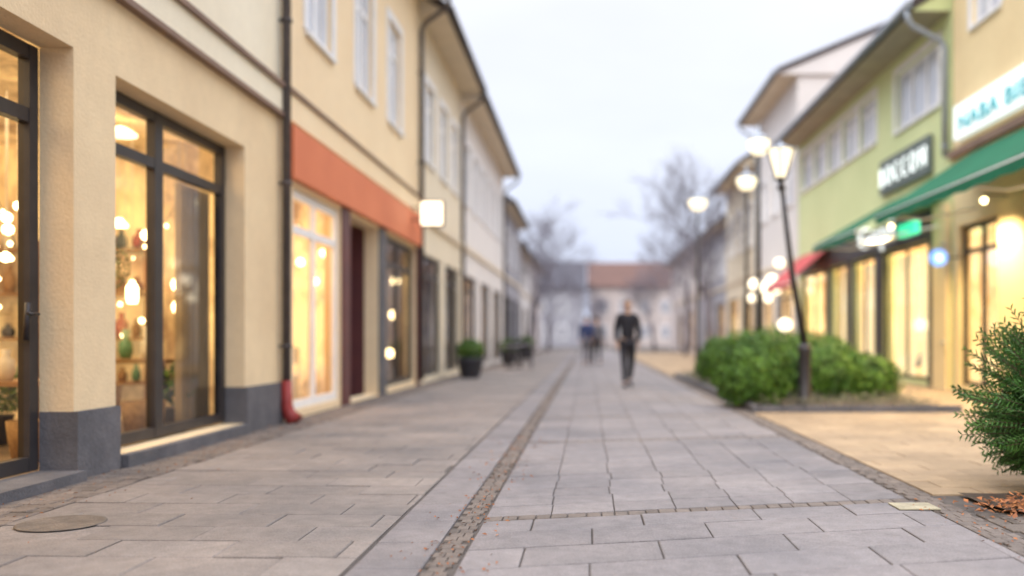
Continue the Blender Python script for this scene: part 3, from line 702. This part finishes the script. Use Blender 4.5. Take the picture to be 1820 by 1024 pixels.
# bare trees
def bare_tree(x, y, h, seed, label, r0=.16, spread=1.0):
    t = thing('bare_tree', label, 'tree', (x, y, 0), None); r = random.Random(seed)
    tr = MB(); cr = MB()
    def grow(p, d, ln, rad, lvl):
        pts = [p]; rr = [max(rad, .010)]; q = p.copy(); dd = d.copy()
        for k in range(3):
            dd = (dd + Vector((r.uniform(-1,1), r.uniform(-1,1), r.uniform(-.3,.7)))*.18).normalized(); q = q + dd*ln/3; pts.append(q.copy()); rr.append(max(.009, rad*(1-.14*(k+1))))
        (tr if lvl < 2 else cr).tube(pts, rr, 8 if lvl < 2 else (5 if lvl < 4 else 3), 0, lvl < 2)
        if lvl >= 6: return
        nch = 5 if lvl == 0 else 3
        for c in range(nch):
            if lvl > 2 and c == 2 and r.random() < .35: continue
            f = r.uniform(.35, 1.0) if c else 1.0
            i = min(2, int(f*3)); base = pts[i].lerp(pts[i+1], f*3-i if f < 1 else 1)
            ang = r.uniform(.3, .8)*spread; ax = dd.orthogonal().normalized(); ax.rotate(Matrix.Rotation(r.uniform(0, 2*PI), 3, dd))
            nd = (dd*math.cos(ang) + ax*math.sin(ang) + Vector((0,0,.10))).normalized()
            grow(base, nd, ln*r.uniform(.66, .84), rr[-1]*r.uniform(.5, .68), lvl+1)
    grow(Vector((x, y, 0)), Vector((0, 0, 1)), h*.26, r0, 0)
    tr.build('trunk', M['hazed_bark'], t); cr.build('crown', M['hazed_bark'], t)
bare_tree(5.7, 40, 11.8, 1, 'leafless tree in front of the cream house on the right', .17)
bare_tree(5.6, 52, 11.0, 2, 'leafless tree farther down the right side of the street', .16)
bare_tree(4.9, 66, 8.0, 4, 'leafless tree farthest down the right side', .15)
bare_tree(-3.3, 50, 11.5, 5, 'leafless tree on the left beyond the low grey building', .17)
bare_tree(-2.9, 66, 9.0, 6, 'leafless tree farthest down the left side', .16)
bare_tree(1.6, 90, 7.5, 7, 'small leafless tree standing before the houses that close the street', .15)

# ------------------------------------------------------------------ pots and cafe things
def pot_shrub(x, y, s, label, seed):
    t = thing('potted_shrub', label, 'potted plant', (x, y, 0))
    m_ = MB(); m_.lathe(x, y, [(.20*s, .0), (.24*s, .05*s), (.33*s, .42*s), (.36*s, .44*s), (.36*s, .50*s), (.31*s, .50*s), (.30*s, .44*s)], 20); m_.build('pot', M['pot'], t)
    m_ = MB(); leafcloud(m_, (x, y, .68*s), (.33*s, .33*s, .27*s), 1800, .035*s, seed); m_.build('foliage', M['leaf'], t)
    m_ = MB(); m_.tube([(x, y, .4*s), (x, y, .7*s)], .03*s, 6); m_.build('stem', M['twig'], t)
pot_shrub(-2.9, 22.2, 1.0, 'potted green shrub in charcoal tub on the left pavement', 71)
pot_shrub(-2.95, 33.5, 1.0, 'farther potted shrub before the off white building', 72)
pot_shrub(-2.9, 42.0, 1.1, 'farthest potted shrub before the low grey building', 73)
def cafe_table(x, y, label):
    t = thing('cafe_table', label, 'table', (x, y, 0), 'cafe tables outside the off white building')
    m_ = MB(); m_.lathe(x, y, [(.34, .71), (.35, .72), (.35, .74), (.34, .75)], 20); m_.build('tabletop', M['greywall'], t)
    m_ = MB(); m_.lathe(x, y, [(.22, 0), (.22, .02), (.03, .05), (.025, .70)], 14); m_.build('pedestal', M['iron'], t)
def chair(x, y, rz, label, group, m):
    t = thing('chair', label, 'chair', (x, y, 0), group)
    c_, s2_ = math.cos(rz), math.sin(rz)
    def bx(mb, a, b, c, d, e_, f):
        b0 = len(mb.v); mb.box(a, b, c, d, e_, f)
        for j in range(b0, b0+8):
            v = mb.v[j]; mb.v[j] = (x+v[0]*c_-v[1]*s2_, y+v[0]*s2_+v[1]*c_, v[2])
    q = MB(); bx(q, -.21, .21, -.21, .21, .43, .46); q.build('seat', m, t)
    q = MB(); bx(q, -.20, .20, .20, .22, .62, .86); bx(q, -.20, -.17, .20, .22, .46, .62); bx(q, .17, .20, .20, .22, .46, .62); q.build('backrest', m, t)
    for a in (-.19, .16):
        for b in (-.19, .16):
            q = MB(); bx(q, a, a+.03, b, b+.03, 0, .428); q.build('leg', m, t)
cafe_table(-2.5, 29.0, 'small round cafe table, nearer of the two outside the off white building')
cafe_table(-2.6, 36.0, 'small round cafe table, farther of the two on the left pavement')
chair(-2.5, 29.7, 0, 'dark cafe chair behind the nearer cafe table', 'cafe chairs', M['iron'])
chair(-2.0, 29.0, -1.4, 'dark cafe chair on the street side of the nearer cafe table', 'cafe chairs', M['iron'])
chair(-2.6, 36.7, 0, 'dark cafe chair behind the farther cafe table', 'cafe chairs', M['iron'])

# ------------------------------------------------------------------ shop contents, building A
def pendant(x, y, z, r_, label, ceil=3.19, shape='ball', grp='pendant lamps in the nearest shop'):
    t = thing('pendant_lamp', label, 'lamp', (x, y, z), grp)
    m_ = MB()
    if shape == 'ball': m_.lathe(x, y, [(r_*.3, z-r_*.95), (r_*.8, z-r_*.6), (r_, z), (r_*.8, z+r_*.6), (r_*.3, z+r_*.95)], 16)
    elif shape == 'disc': m_.lathe(x, y, [(r_, z-.02), (r_*1.0, z), (r_*.5, z+.05), (.03, z+.07)], 20)
    else: m_.lathe(x, y, [(r_*.8, z-r_*2), (r_, z-r_), (r_, z+r_), (r_*.5, z+r_*1.7), (r_*.4, z+r_*2.2)], 14)
    m_.build('lamp_shade', M['lampglow'] if r_ < .13 else M['lampwhite'], t)
    m_ = MB(); m_.tube([(x, y, z+r_*.9 if shape != 'disc' else z+.06), (x, y, ceil)], .003, 6); m_.build('cord', M['ceramic'], t)
spots = [(215, 238, 9.0, .15, 'disc', 'wide disc pendant lamp highest in the tall window'), (212, 400, 9.8, .085, 'disc', 'small disc lamp left of centre in the tall window'),
    (260, 418, 9.4, .055, 'ball', 'small globe lamp just right of the left disc lamp'), (330, 440, 9.6, .055, 'ball', 'small globe lamp right of the mullion, upper'),
    (235, 520, 9.2, .055, 'bottle', 'bottle shaped lantern lamp in the left pane'), (318, 506, 10.0, .08, 'ball', 'globe lamp right of the mullion, middle'),
    (320, 546, 9.9, .085, 'ball', 'large globe lamp right of the mullion, lowest'), (12, 387, 7.8, .045, 'ball', 'tiny bulb in the door pane, upper'),
    (14, 408, 8.2, .05, 'ball', 'tiny bulb in the door pane, second from top'), (10, 457, 8.0, .045, 'ball', 'tiny bulb in the door pane, third'), (32, 366, 8.6, .04, 'ball', 'tiny bulb in the door pane beside the frame'),
    (222, 596, 9.8, .04, 'ball', 'tiny bulb hanging low in the left pane'), (252, 570, 9.9, .03, 'ball', 'tiny bulb above the table in the left pane'), (316, 475, 10.1, .035, 'ball', 'tiny bulb just above the middle globe lamp')]
for a, b, Y, r_, sh, lb in spots:
    p_ = P(a, b, Y); pendant(p_.x, p_.y, p_.z, r_, lb, shape=sh)
def garland(p0, p1, sag, n, label, seed, br=.016):
    t = thing('light_garland', label, 'string lights', tuple(p0)); r = random.Random(seed)
    pts = []
    for k in range(n+1):
        f = k/n; p = Vector(p0).lerp(Vector(p1), f); p.z -= sag*4*f*(1-f); pts.append(p)
    q = MB(); q.tube(pts, .004, 5); q.build('wire', M['iron'], t)
    for p in pts[:-1]:
        p = p + Vector((r.uniform(-.05, .05), r.uniform(-.05, .05), -.03 - r.uniform(0, .08))); s = br*r.uniform(.8, 1.4)
        q = MB(); q.lathe(p.x, p.y, [(s*.4, p.z-s), (s, p.z), (s*.4, p.z+s)], 8); q.build('bulb', M['lampglow'], t)
garland((-4.6, 10.1, 2.5), (-6.0, 9.9, 2.3), .5, 12, 'garland of tiny bulbs hung across the back of the tall window display', 1)
garland((-4.9, 10.2, 1.7), (-6.3, 9.9, 1.5), .25, 12, 'lower garland of tiny bulbs behind the display table', 2)
garland((-5.0, 7.4, 2.6), (-5.3, 9.0, 1.2), .2, 14, 'garland of bulbs hanging down behind the shop door', 3, .02)
garland((-5.4, 8.3, 1.9), (-6.3, 9.3, .9), .2, 12, 'lower garland of bulbs behind the shop door', 4, .02)
def shelf(x0, x1, y, zs, label):
    t = thing('shelf', label, 'shelf', ((x0+x1)/2, y, .06))
    for z in zs:
        q = MB(); q.box(x0+.03, x1-.03, y-.28, y, z-.03, z); q.build('shelf_board', M['wood'], t)
    for x in (x0, x1-.03):
        q = MB(); q.box(x, x+.03, y-.28, y, .06, zs[-1]+.1); q.build('side_panel', M['wood'], t)
shelf(-7.4, -6.2, 10.38, (.5, 1.0, 1.5, 2.0), 'wooden shelf at the back wall seen through the shop door')
shelf(-6.0, -4.95, 10.38, (.5, 1.0, 1.5, 2.0), 'wooden shelf at the back wall seen through the tall window')
r = random.Random(77); cols = [('ceramic', 'cream'), ('bottle', 'green'), ('red', 'red'), ('wood', 'brown'), ('pot', 'charcoal')]
for sx in ((-7.3, -6.3, 'door side shelf'), (-5.9, -5.05, 'window side shelf')):
    for zi, z in enumerate((.5, 1.0, 1.5, 2.0)):
        for k in range(5):
            x = sx[0] + (sx[1]-sx[0])*(k+.5)/5 + r.uniform(-.03, .03); cm = cols[r.randrange(5)]; hh = r.uniform(.14, .38); rr = r.uniform(.04, .08)
            q = MB(); q.lathe(x, 10.24, [(rr*.7, z+.002), (rr, z+hh*.3), (rr*.9, z+hh*.6), (rr*.35, z+hh*.8), (rr*.45, z+hh)], 12)
            tag(q.build('vase', M[cm[0]]), '%s vase, number %d from the left on the %s board of the %s' % (cm[1], k+1, ['lowest', 'second', 'third', 'top'][zi], sx[2]), 'vase', 'vases on the shop shelves')
def display_table(x0, x1, y0, y1, h, label):
    t = thing('display_table', label, 'table', ((x0+x1)/2, (y0+y1)/2, .06))
    q = MB(); q.box(x0, x1, y0, y1, h, h+.04); q.build('tabletop', M['wood'], t)
    for a in (x0+.05, x1-.11):
        for b in (y0+.05, y1-.11): q = MB(); q.box(a, a+.06, b, b+.06, .06, h-.002); q.build('leg', M['wood'], t)
display_table(-5.3, -4.2, 8.95, 9.65, .74, 'wooden display table inside the tall window')
display_table(-5.0, -4.2, 7.3, 7.95, .60, 'lower wooden table just inside the left pane of the tall window')
q = MB(); q.box(-5.15, -4.9, 9.0, 9.25, .06, .30); q.box(-5.16, -4.89, 8.99, 9.26, .302, .33); tag(q.build('gift_box', M['red']), 'red lidded box on the floor under the display table', 'box')
tb = [(-5.1, 9.2, .782, 'ceramic', 'cream jar at the left of the display table'), (-4.8, 9.35, .782, 'bottle', 'green jar in the middle of the display table'), (-4.5, 9.2, .782, 'ceramic', 'cream jar at the right of the display table'),
      (-4.85, 7.5, .642, 'ceramic', 'cream jar at the left of the lower table'), (-4.6, 7.7, .642, 'red', 'red jar in the middle of the lower table'), (-4.38, 7.5, .642, 'pot', 'charcoal jar at the right of the lower table')]
for i, (x, y, z, m2, lb) in enumerate(tb):
    q = MB(); q.lathe(x, y, [(.05, z), (.07, z+.08), (.06, z+.17), (.03, z+.20), (.04, z+.26+.04*(i % 3))], 14); tag(q.build('jar', M[m2]), lb, 'jar')
for i, (x, y, rr, hh, lb) in enumerate(((-4.2, 8.5, .2, .34, 'wicker basket by the mullion inside the tall window'), (-4.55, 8.45, .16, .5, 'tall wicker basket behind the other inside the tall window'), (-4.3, 6.95, .17, .3, 'wicker basket at the near jamb of the tall window'))):
    q = MB(); q.lathe(x, y, [(rr*.75, .062), (rr*.9, .06+hh*.5), (rr, .06+hh), (rr*.93, .06+hh), (rr*.85, .06+hh*.6)], 18); tag(q.build('basket', M['wicker']), lb, 'basket')
wr = thing('wreath', 'dark evergreen wreath hanging near the jamb in the tall window', 'wreath', (-4.25, 7.95, 1.3))
q = MB(); r = random.Random(4)
for i in range(900):
    a = r.uniform(0, 2*PI); b = r.uniform(0, 2*PI); rr = .15 + .05*math.cos(b); p_ = Vector((-4.25+rr*math.cos(a), 7.95+.05*math.sin(b), 1.62+rr*math.sin(a))); s = .018
    d_ = Vector((r.uniform(-1,1), r.uniform(-1,1), r.uniform(-1,1))).normalized(); e_ = d_.orthogonal()
    q.face([p_-d_*s, p_+e_*s*.4, p_+d_*s])
q.build('foliage', M['leaf'], wr)
q = MB(); q.tube([(-4.25, 7.95, 1.8), (-4.25, 7.95, 3.19)], .004, 5); q.build('cord', M['wood'], wr)
def indoor_plant(x, y, s, label, seed):
    t = thing('potted_plant', label, 'potted plant', (x, y, .06))
    q = MB(); q.lathe(x, y, [(.10*s, .062), (.14*s, .3*s), (.15*s, .32*s)], 14); q.build('pot', M['pot'], t)
    q = MB(); leafcloud(q, (x, y, .52*s), (.18*s, .18*s, .24*s), 260, .05*s, seed); q.build('foliage', M['leaf'], t)
indoor_plant(-4.12, 9.0, .95, 'green potted plant just inside the tall window', 81)
indoor_plant(-5.2, 7.9, 1.0, 'green potted plant standing deeper inside the shop door', 83)
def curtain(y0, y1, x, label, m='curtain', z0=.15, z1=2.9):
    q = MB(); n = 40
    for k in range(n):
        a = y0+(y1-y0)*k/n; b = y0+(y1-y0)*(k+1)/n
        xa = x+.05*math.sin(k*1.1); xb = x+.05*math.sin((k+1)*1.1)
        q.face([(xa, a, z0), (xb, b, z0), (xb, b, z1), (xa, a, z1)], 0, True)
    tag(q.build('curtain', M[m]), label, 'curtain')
curtain(8.70, 9.42, -3.98, 'beige drape at the far end of the tall window', 'drape', .12, 2.5)
# contents B
for i, (x, y) in enumerate(((-4.25, 12.6), (-4.5, 13.0))): chair(x, y, .3+i, ['white chair nearer the white framed window', 'white chair behind the other in the white framed window'][i], 'white chairs in the peach shop', M['whitepaint'])
for i, (a, b, Y) in enumerate(((534, 466, 12.6), (527, 408, 12.8), (560, 500, 13.2), (575, 450, 13.2))):
    p_ = P(a, b, Y); pendant(p_.x, p_.y, p_.z, .055, 'bulb number %d from the street in the white framed window' % (i+1), 3.09, grp='bulbs in the peach shop')
for i, (a, b, Y) in enumerate(((692, 628, 18.2), (700, 560, 18.4), (722, 500, 18.6))):
    p_ = P(a, b, Y); p_.x = min(p_.x, -3.98); pendant(p_.x, p_.y, p_.z, .09, ['lowest', 'middle', 'highest'][i] + ' bulb in the dark framed window of the peach building', 3.09, grp='bulbs in the far window of the peach shop')
# curtains + mannequins right side
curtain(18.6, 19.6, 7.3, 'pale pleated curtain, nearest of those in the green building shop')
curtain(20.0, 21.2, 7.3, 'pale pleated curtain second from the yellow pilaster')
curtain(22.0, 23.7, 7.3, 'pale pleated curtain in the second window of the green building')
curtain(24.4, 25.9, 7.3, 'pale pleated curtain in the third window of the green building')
def mannequin(x, y, label, m):
    t = thing('mannequin', label, 'mannequin', (x, y, .06), 'mannequins in the shop windows')
    q = MB(); q.lathe(x, y, [(.15, .75), (.19, .85), (.12, 1.1), (.17, 1.32), (.19, 1.42), (.06, 1.5), (.05, 1.58)], 16); q.build('torso', m, t)
    q = MB(); q.lathe(x, y, [(.30, .35), (.16, .80)], 16); q.build('skirt', m, t)
    q = MB(); q.lathe(x, y, [(.18, .06), (.18, .08), (.02, .1), (.02, .75)], 12); q.build('stand', M['iron'], t)
mannequin(7.5, 19.8, 'mannequin in a pale dress in the nearest green building window', M['ceramic'])
mannequin(7.6, 15.8, 'mannequin in a dark dress in the yellow building window', M['maroon'])
# bulbs beneath awnings
for i, (x, y, z) in enumerate(((6.6, 15.0, 3.3), (6.6, 12.8, 3.3), (6.5, 19.3, 3.4))):
    t = thing('awning_lamp', ['warm lamp under the yellow building awning, farther', 'warm lamp under the yellow building awning, nearer', 'warm lamp under the green building awning'][i], 'lamp', (x, y, z), 'lamps under the awnings')
    q = MB(); q.lathe(x, y, [(.02, z-.06), (.05, z-.03), (.04, z+.02)], 12); q.build('bulb', M['lampglow'], t)
    q = MB(); q.tube([(x, y, z+.02), (x, y, z+.08), (6.99, y, z+.08)], .012, 6); q.build('arm', M['iron'], t)
    d_ = bpy.data.lights.new('lamp_light', 'SPOT'); d_.energy = (480, 480, 180)[i]; d_.color = (1, .74, .38); d_.shadow_soft_size = .1; d_.spot_size = math.radians(150); d_.spot_blend = .5
    o_ = bpy.data.objects.new('lamp_light', d_); COL.objects.link(o_); o_.location = (x-.25, y, z-.15)
# glowing globes in front of the far right shops
for i, (a, b, Y, rr) in enumerate(((1385, 468, 31, .16), (1372, 498, 31.5, .2), (1356, 512, 33, .2), (1366, 530, 32, .16), (1340, 505, 35, .2), (1336, 530, 36, .16), (1395, 578, 24, .18), (1404, 500, 29.7, .12), (1380, 516, 31, .14))):
    p_ = P(a, b, Y)
    t = thing('globe_light', ['upper white', 'second', 'third', 'fourth', 'fifth', 'sixth', 'low white', 'eighth', 'ninth'][i] + ' globe of the cluster of lights outside the tall gabled building', 'light', (p_.x, p_.y, 0), 'globe lights outside the tall gabled building')
    q = MB(); q.lathe(p_.x, p_.y, [(rr*.3, p_.z-rr*.9), (rr*.8, p_.z-rr*.6), (rr, p_.z), (rr*.8, p_.z+rr*.6), (rr*.3, p_.z+rr*.9)], 14); q.build('globe', M['lampwhite'], t)
    q = MB(); q.tube([(p_.x, p_.y, 0), (p_.x, p_.y, p_.z-rr*.9)], .02, 6); q.build('stem', M['iron'], t)

# ------------------------------------------------------------------ people
def skin_mesh(name, verts, edges, mtl, parent, sub=1):
    me = bpy.data.meshes.new(name); me.from_pydata([v[:3] for v in verts], edges, [])
    o = bpy.data.objects.new(name, me); COL.objects.link(o)
    bm = bmesh.new(); bm.from_mesh(me); ly = bm.verts.layers.skin.verify(); bm.verts.ensure_lookup_table()
    for i, v in enumerate(bm.verts):
        v[ly].radius = (verts[i][3], verts[i][4] if len(verts[i]) > 4 else verts[i][3]); v[ly].use_root = (i == 0)
    bm.to_mesh(me); bm.free()
    sk = o.modifiers.new('s', 'SKIN'); sk.use_smooth_shade = True
    ss = o.modifiers.new('u', 'SUBSURF'); ss.levels = sub; ss.render_levels = sub
    dg = bpy.context.evaluated_depsgraph_get(); m2 = bpy.data.meshes.new_from_object(o.evaluated_get(dg))
    bpy.data.objects.remove(o)
    m2.materials.clear(); m2.materials.append(mtl)
    for p_ in m2.polygons: p_.use_smooth = True
    o2 = bpy.data.objects.new(name, m2); COL.objects.link(o2); o2.parent = parent; return o2
def person(x, y, rz, label, top, trs, stride=.28, s=1.0, hairm=None):
    t = thing('person', label, 'person', (x, y, 0)); t.rotation_euler = (0, 0, rz); t.scale = (s, s, s)
    V = []; E = []
    def add(v, par=None):
        V.append(v); i = len(V)-1
        if par is not None: E.append((par, i))
        return i
    pel = add((0, 0, .95, .14, .10)); wa = add((0, 0, 1.10, .125, .09), pel); chs = add((0, .01, 1.30, .15, .105), wa); nb = add((0, 0, 1.44, .09, .075), chs)
    nk = add((0, .005, 1.52, .052, .055), nb); jw = add((0, .03, 1.585, .058, .07), nk); hd = add((0, .02, 1.67, .075, .09), jw); cr_ = add((0, .01, 1.735, .06, .072), hd)
    ns = add((0, .115, 1.635, .010, .012), hd)
    for sg_ in (-1, 1): add((sg_*.082, .01, 1.65, .012, .022), hd)
    arms = {}; legs = {}
    for sg_ in (-1, 1):
        sw = sg_*.5*stride
        sh = add((sg_*.175, 0, 1.42, .058), nb); el = add((sg_*.225, -sw*.3, 1.14, .042), sh); wr_ = add((sg_*.235, sw*.8+.05, .90, .028, .024), el)
        pm = add((sg_*.235, sw*.95+.06, .84, .018, .038), wr_); p2 = add((sg_*.235, sw*1.0+.065, .80, .014, .040), pm)
        arms[sg_] = [V[sh], V[el], V[wr_]]
        for k, (dy, ln) in enumerate(((-.030, .055), (-.011, .07), (.010, .075), (.030, .065))):
            a = add((sg_*.232, sw+.065+dy, .80-ln*.55, .0085), p2); add((sg_*.222, sw+.07+dy, .80-ln, .007), a)
        a = add((sg_*.215, sw+.105, .82, .010), pm); add((sg_*.20, sw+.115, .785, .008), a)
        f = sg_*stride
        hp = add((sg_*.085, 0, .90, .092, .095), pel); kn = add((sg_*.095, f*.45+.05, .50, .058), hp); an = add((sg_*.095, f-.03*(1 if f < 0 else 0), .10 + (.05 if f < 0 else 0), .036), kn)
        hl = add((sg_*.095, f-.02, .045+(.03 if f < 0 else 0), .035), an); add((sg_*.10, f+.15, .03, .032, .028), hl)
        legs[sg_] = [V[hp], V[kn], V[an], f]
    skin_mesh('body', V, E, M['skin'], t)
    g_ = .018; J_ = [(0, 0, .88, .15+g_, .11+g_), (0, 0, 1.10, .135+g_, .10+g_), (0, .01, 1.30, .155+g_, .11+g_), (0, 0, 1.44, .085+g_, .07+g_)]; JE = [(0,1),(1,2),(2,3)]
    for sg_ in (-1, 1):
        a = arms[sg_]; b = len(J_)
        J_ += [(*a[0][:3], .058+g_), (*a[1][:3], .046+g_), (a[2][0], a[2][1], a[2][2]+.02, .032+g_)]; JE += [(3, b), (b, b+1), (b+1, b+2)]
    skin_mesh('jacket', J_, JE, top, t)
    T_ = [(0, 0, .97, .14+.012, .105+.012)]; TE = []
    for sg_ in (-1, 1):
        a = legs[sg_]; b = len(T_)
        T_ += [(*a[0][:3], .10, .105), (*a[1][:3], .073), (*a[2][:3], .055)]; TE += [(0, b), (b, b+1), (b+1, b+2)]
    skin_mesh('trousers', T_, TE, trs, t)
    for sg_ in (-1, 1):
        f = legs[sg_][3]; zz = .03 if f < 0 else 0
        skin_mesh('shoe', [(sg_*.095, f-.05, .05+zz, .043, .045), (sg_*.097, f+.05, .045+zz*.5, .045, .04), (sg_*.10, f+.17, .035, .04, .033)], [(0,1),(1,2)], M['black'], t)
    skin_mesh('hair', [(0, -.035, 1.64, .075, .06), (0, -.02, 1.72, .085, .075), (0, .03, 1.765, .06, .045)], [(0,1),(1,2)], hairm or M['hair'], t)
    ORG[t.name] = Vector((0,0,0))
    for sg_ in (-1, 1):
        q = MB(); q.lathe(sg_*.028, .097, [(.004, 1.658), (.010, 1.665), (.004, 1.672)], 8); q.build('eye', M['eye'], t)
    q = MB(); q.box(-.022, .022, .094, .102, 1.600, 1.606); q.build('mouth', M['maroon'], t)
    ORG[t.name] = Vector((x, y, 0))
person(.80, 18.2, PI+.1, 'person in dark clothes walking alone in the middle of the street', M['black'], M['black'])
person(-.05, 32, .05, 'person in blue jacket far down the street, left of the pair', M['navy'], M['greycloth'], .22)
person(.32, 33.5, .2, 'person in dark grey far down the street, right of the pair', M['greycloth'], M['black'], -.2)
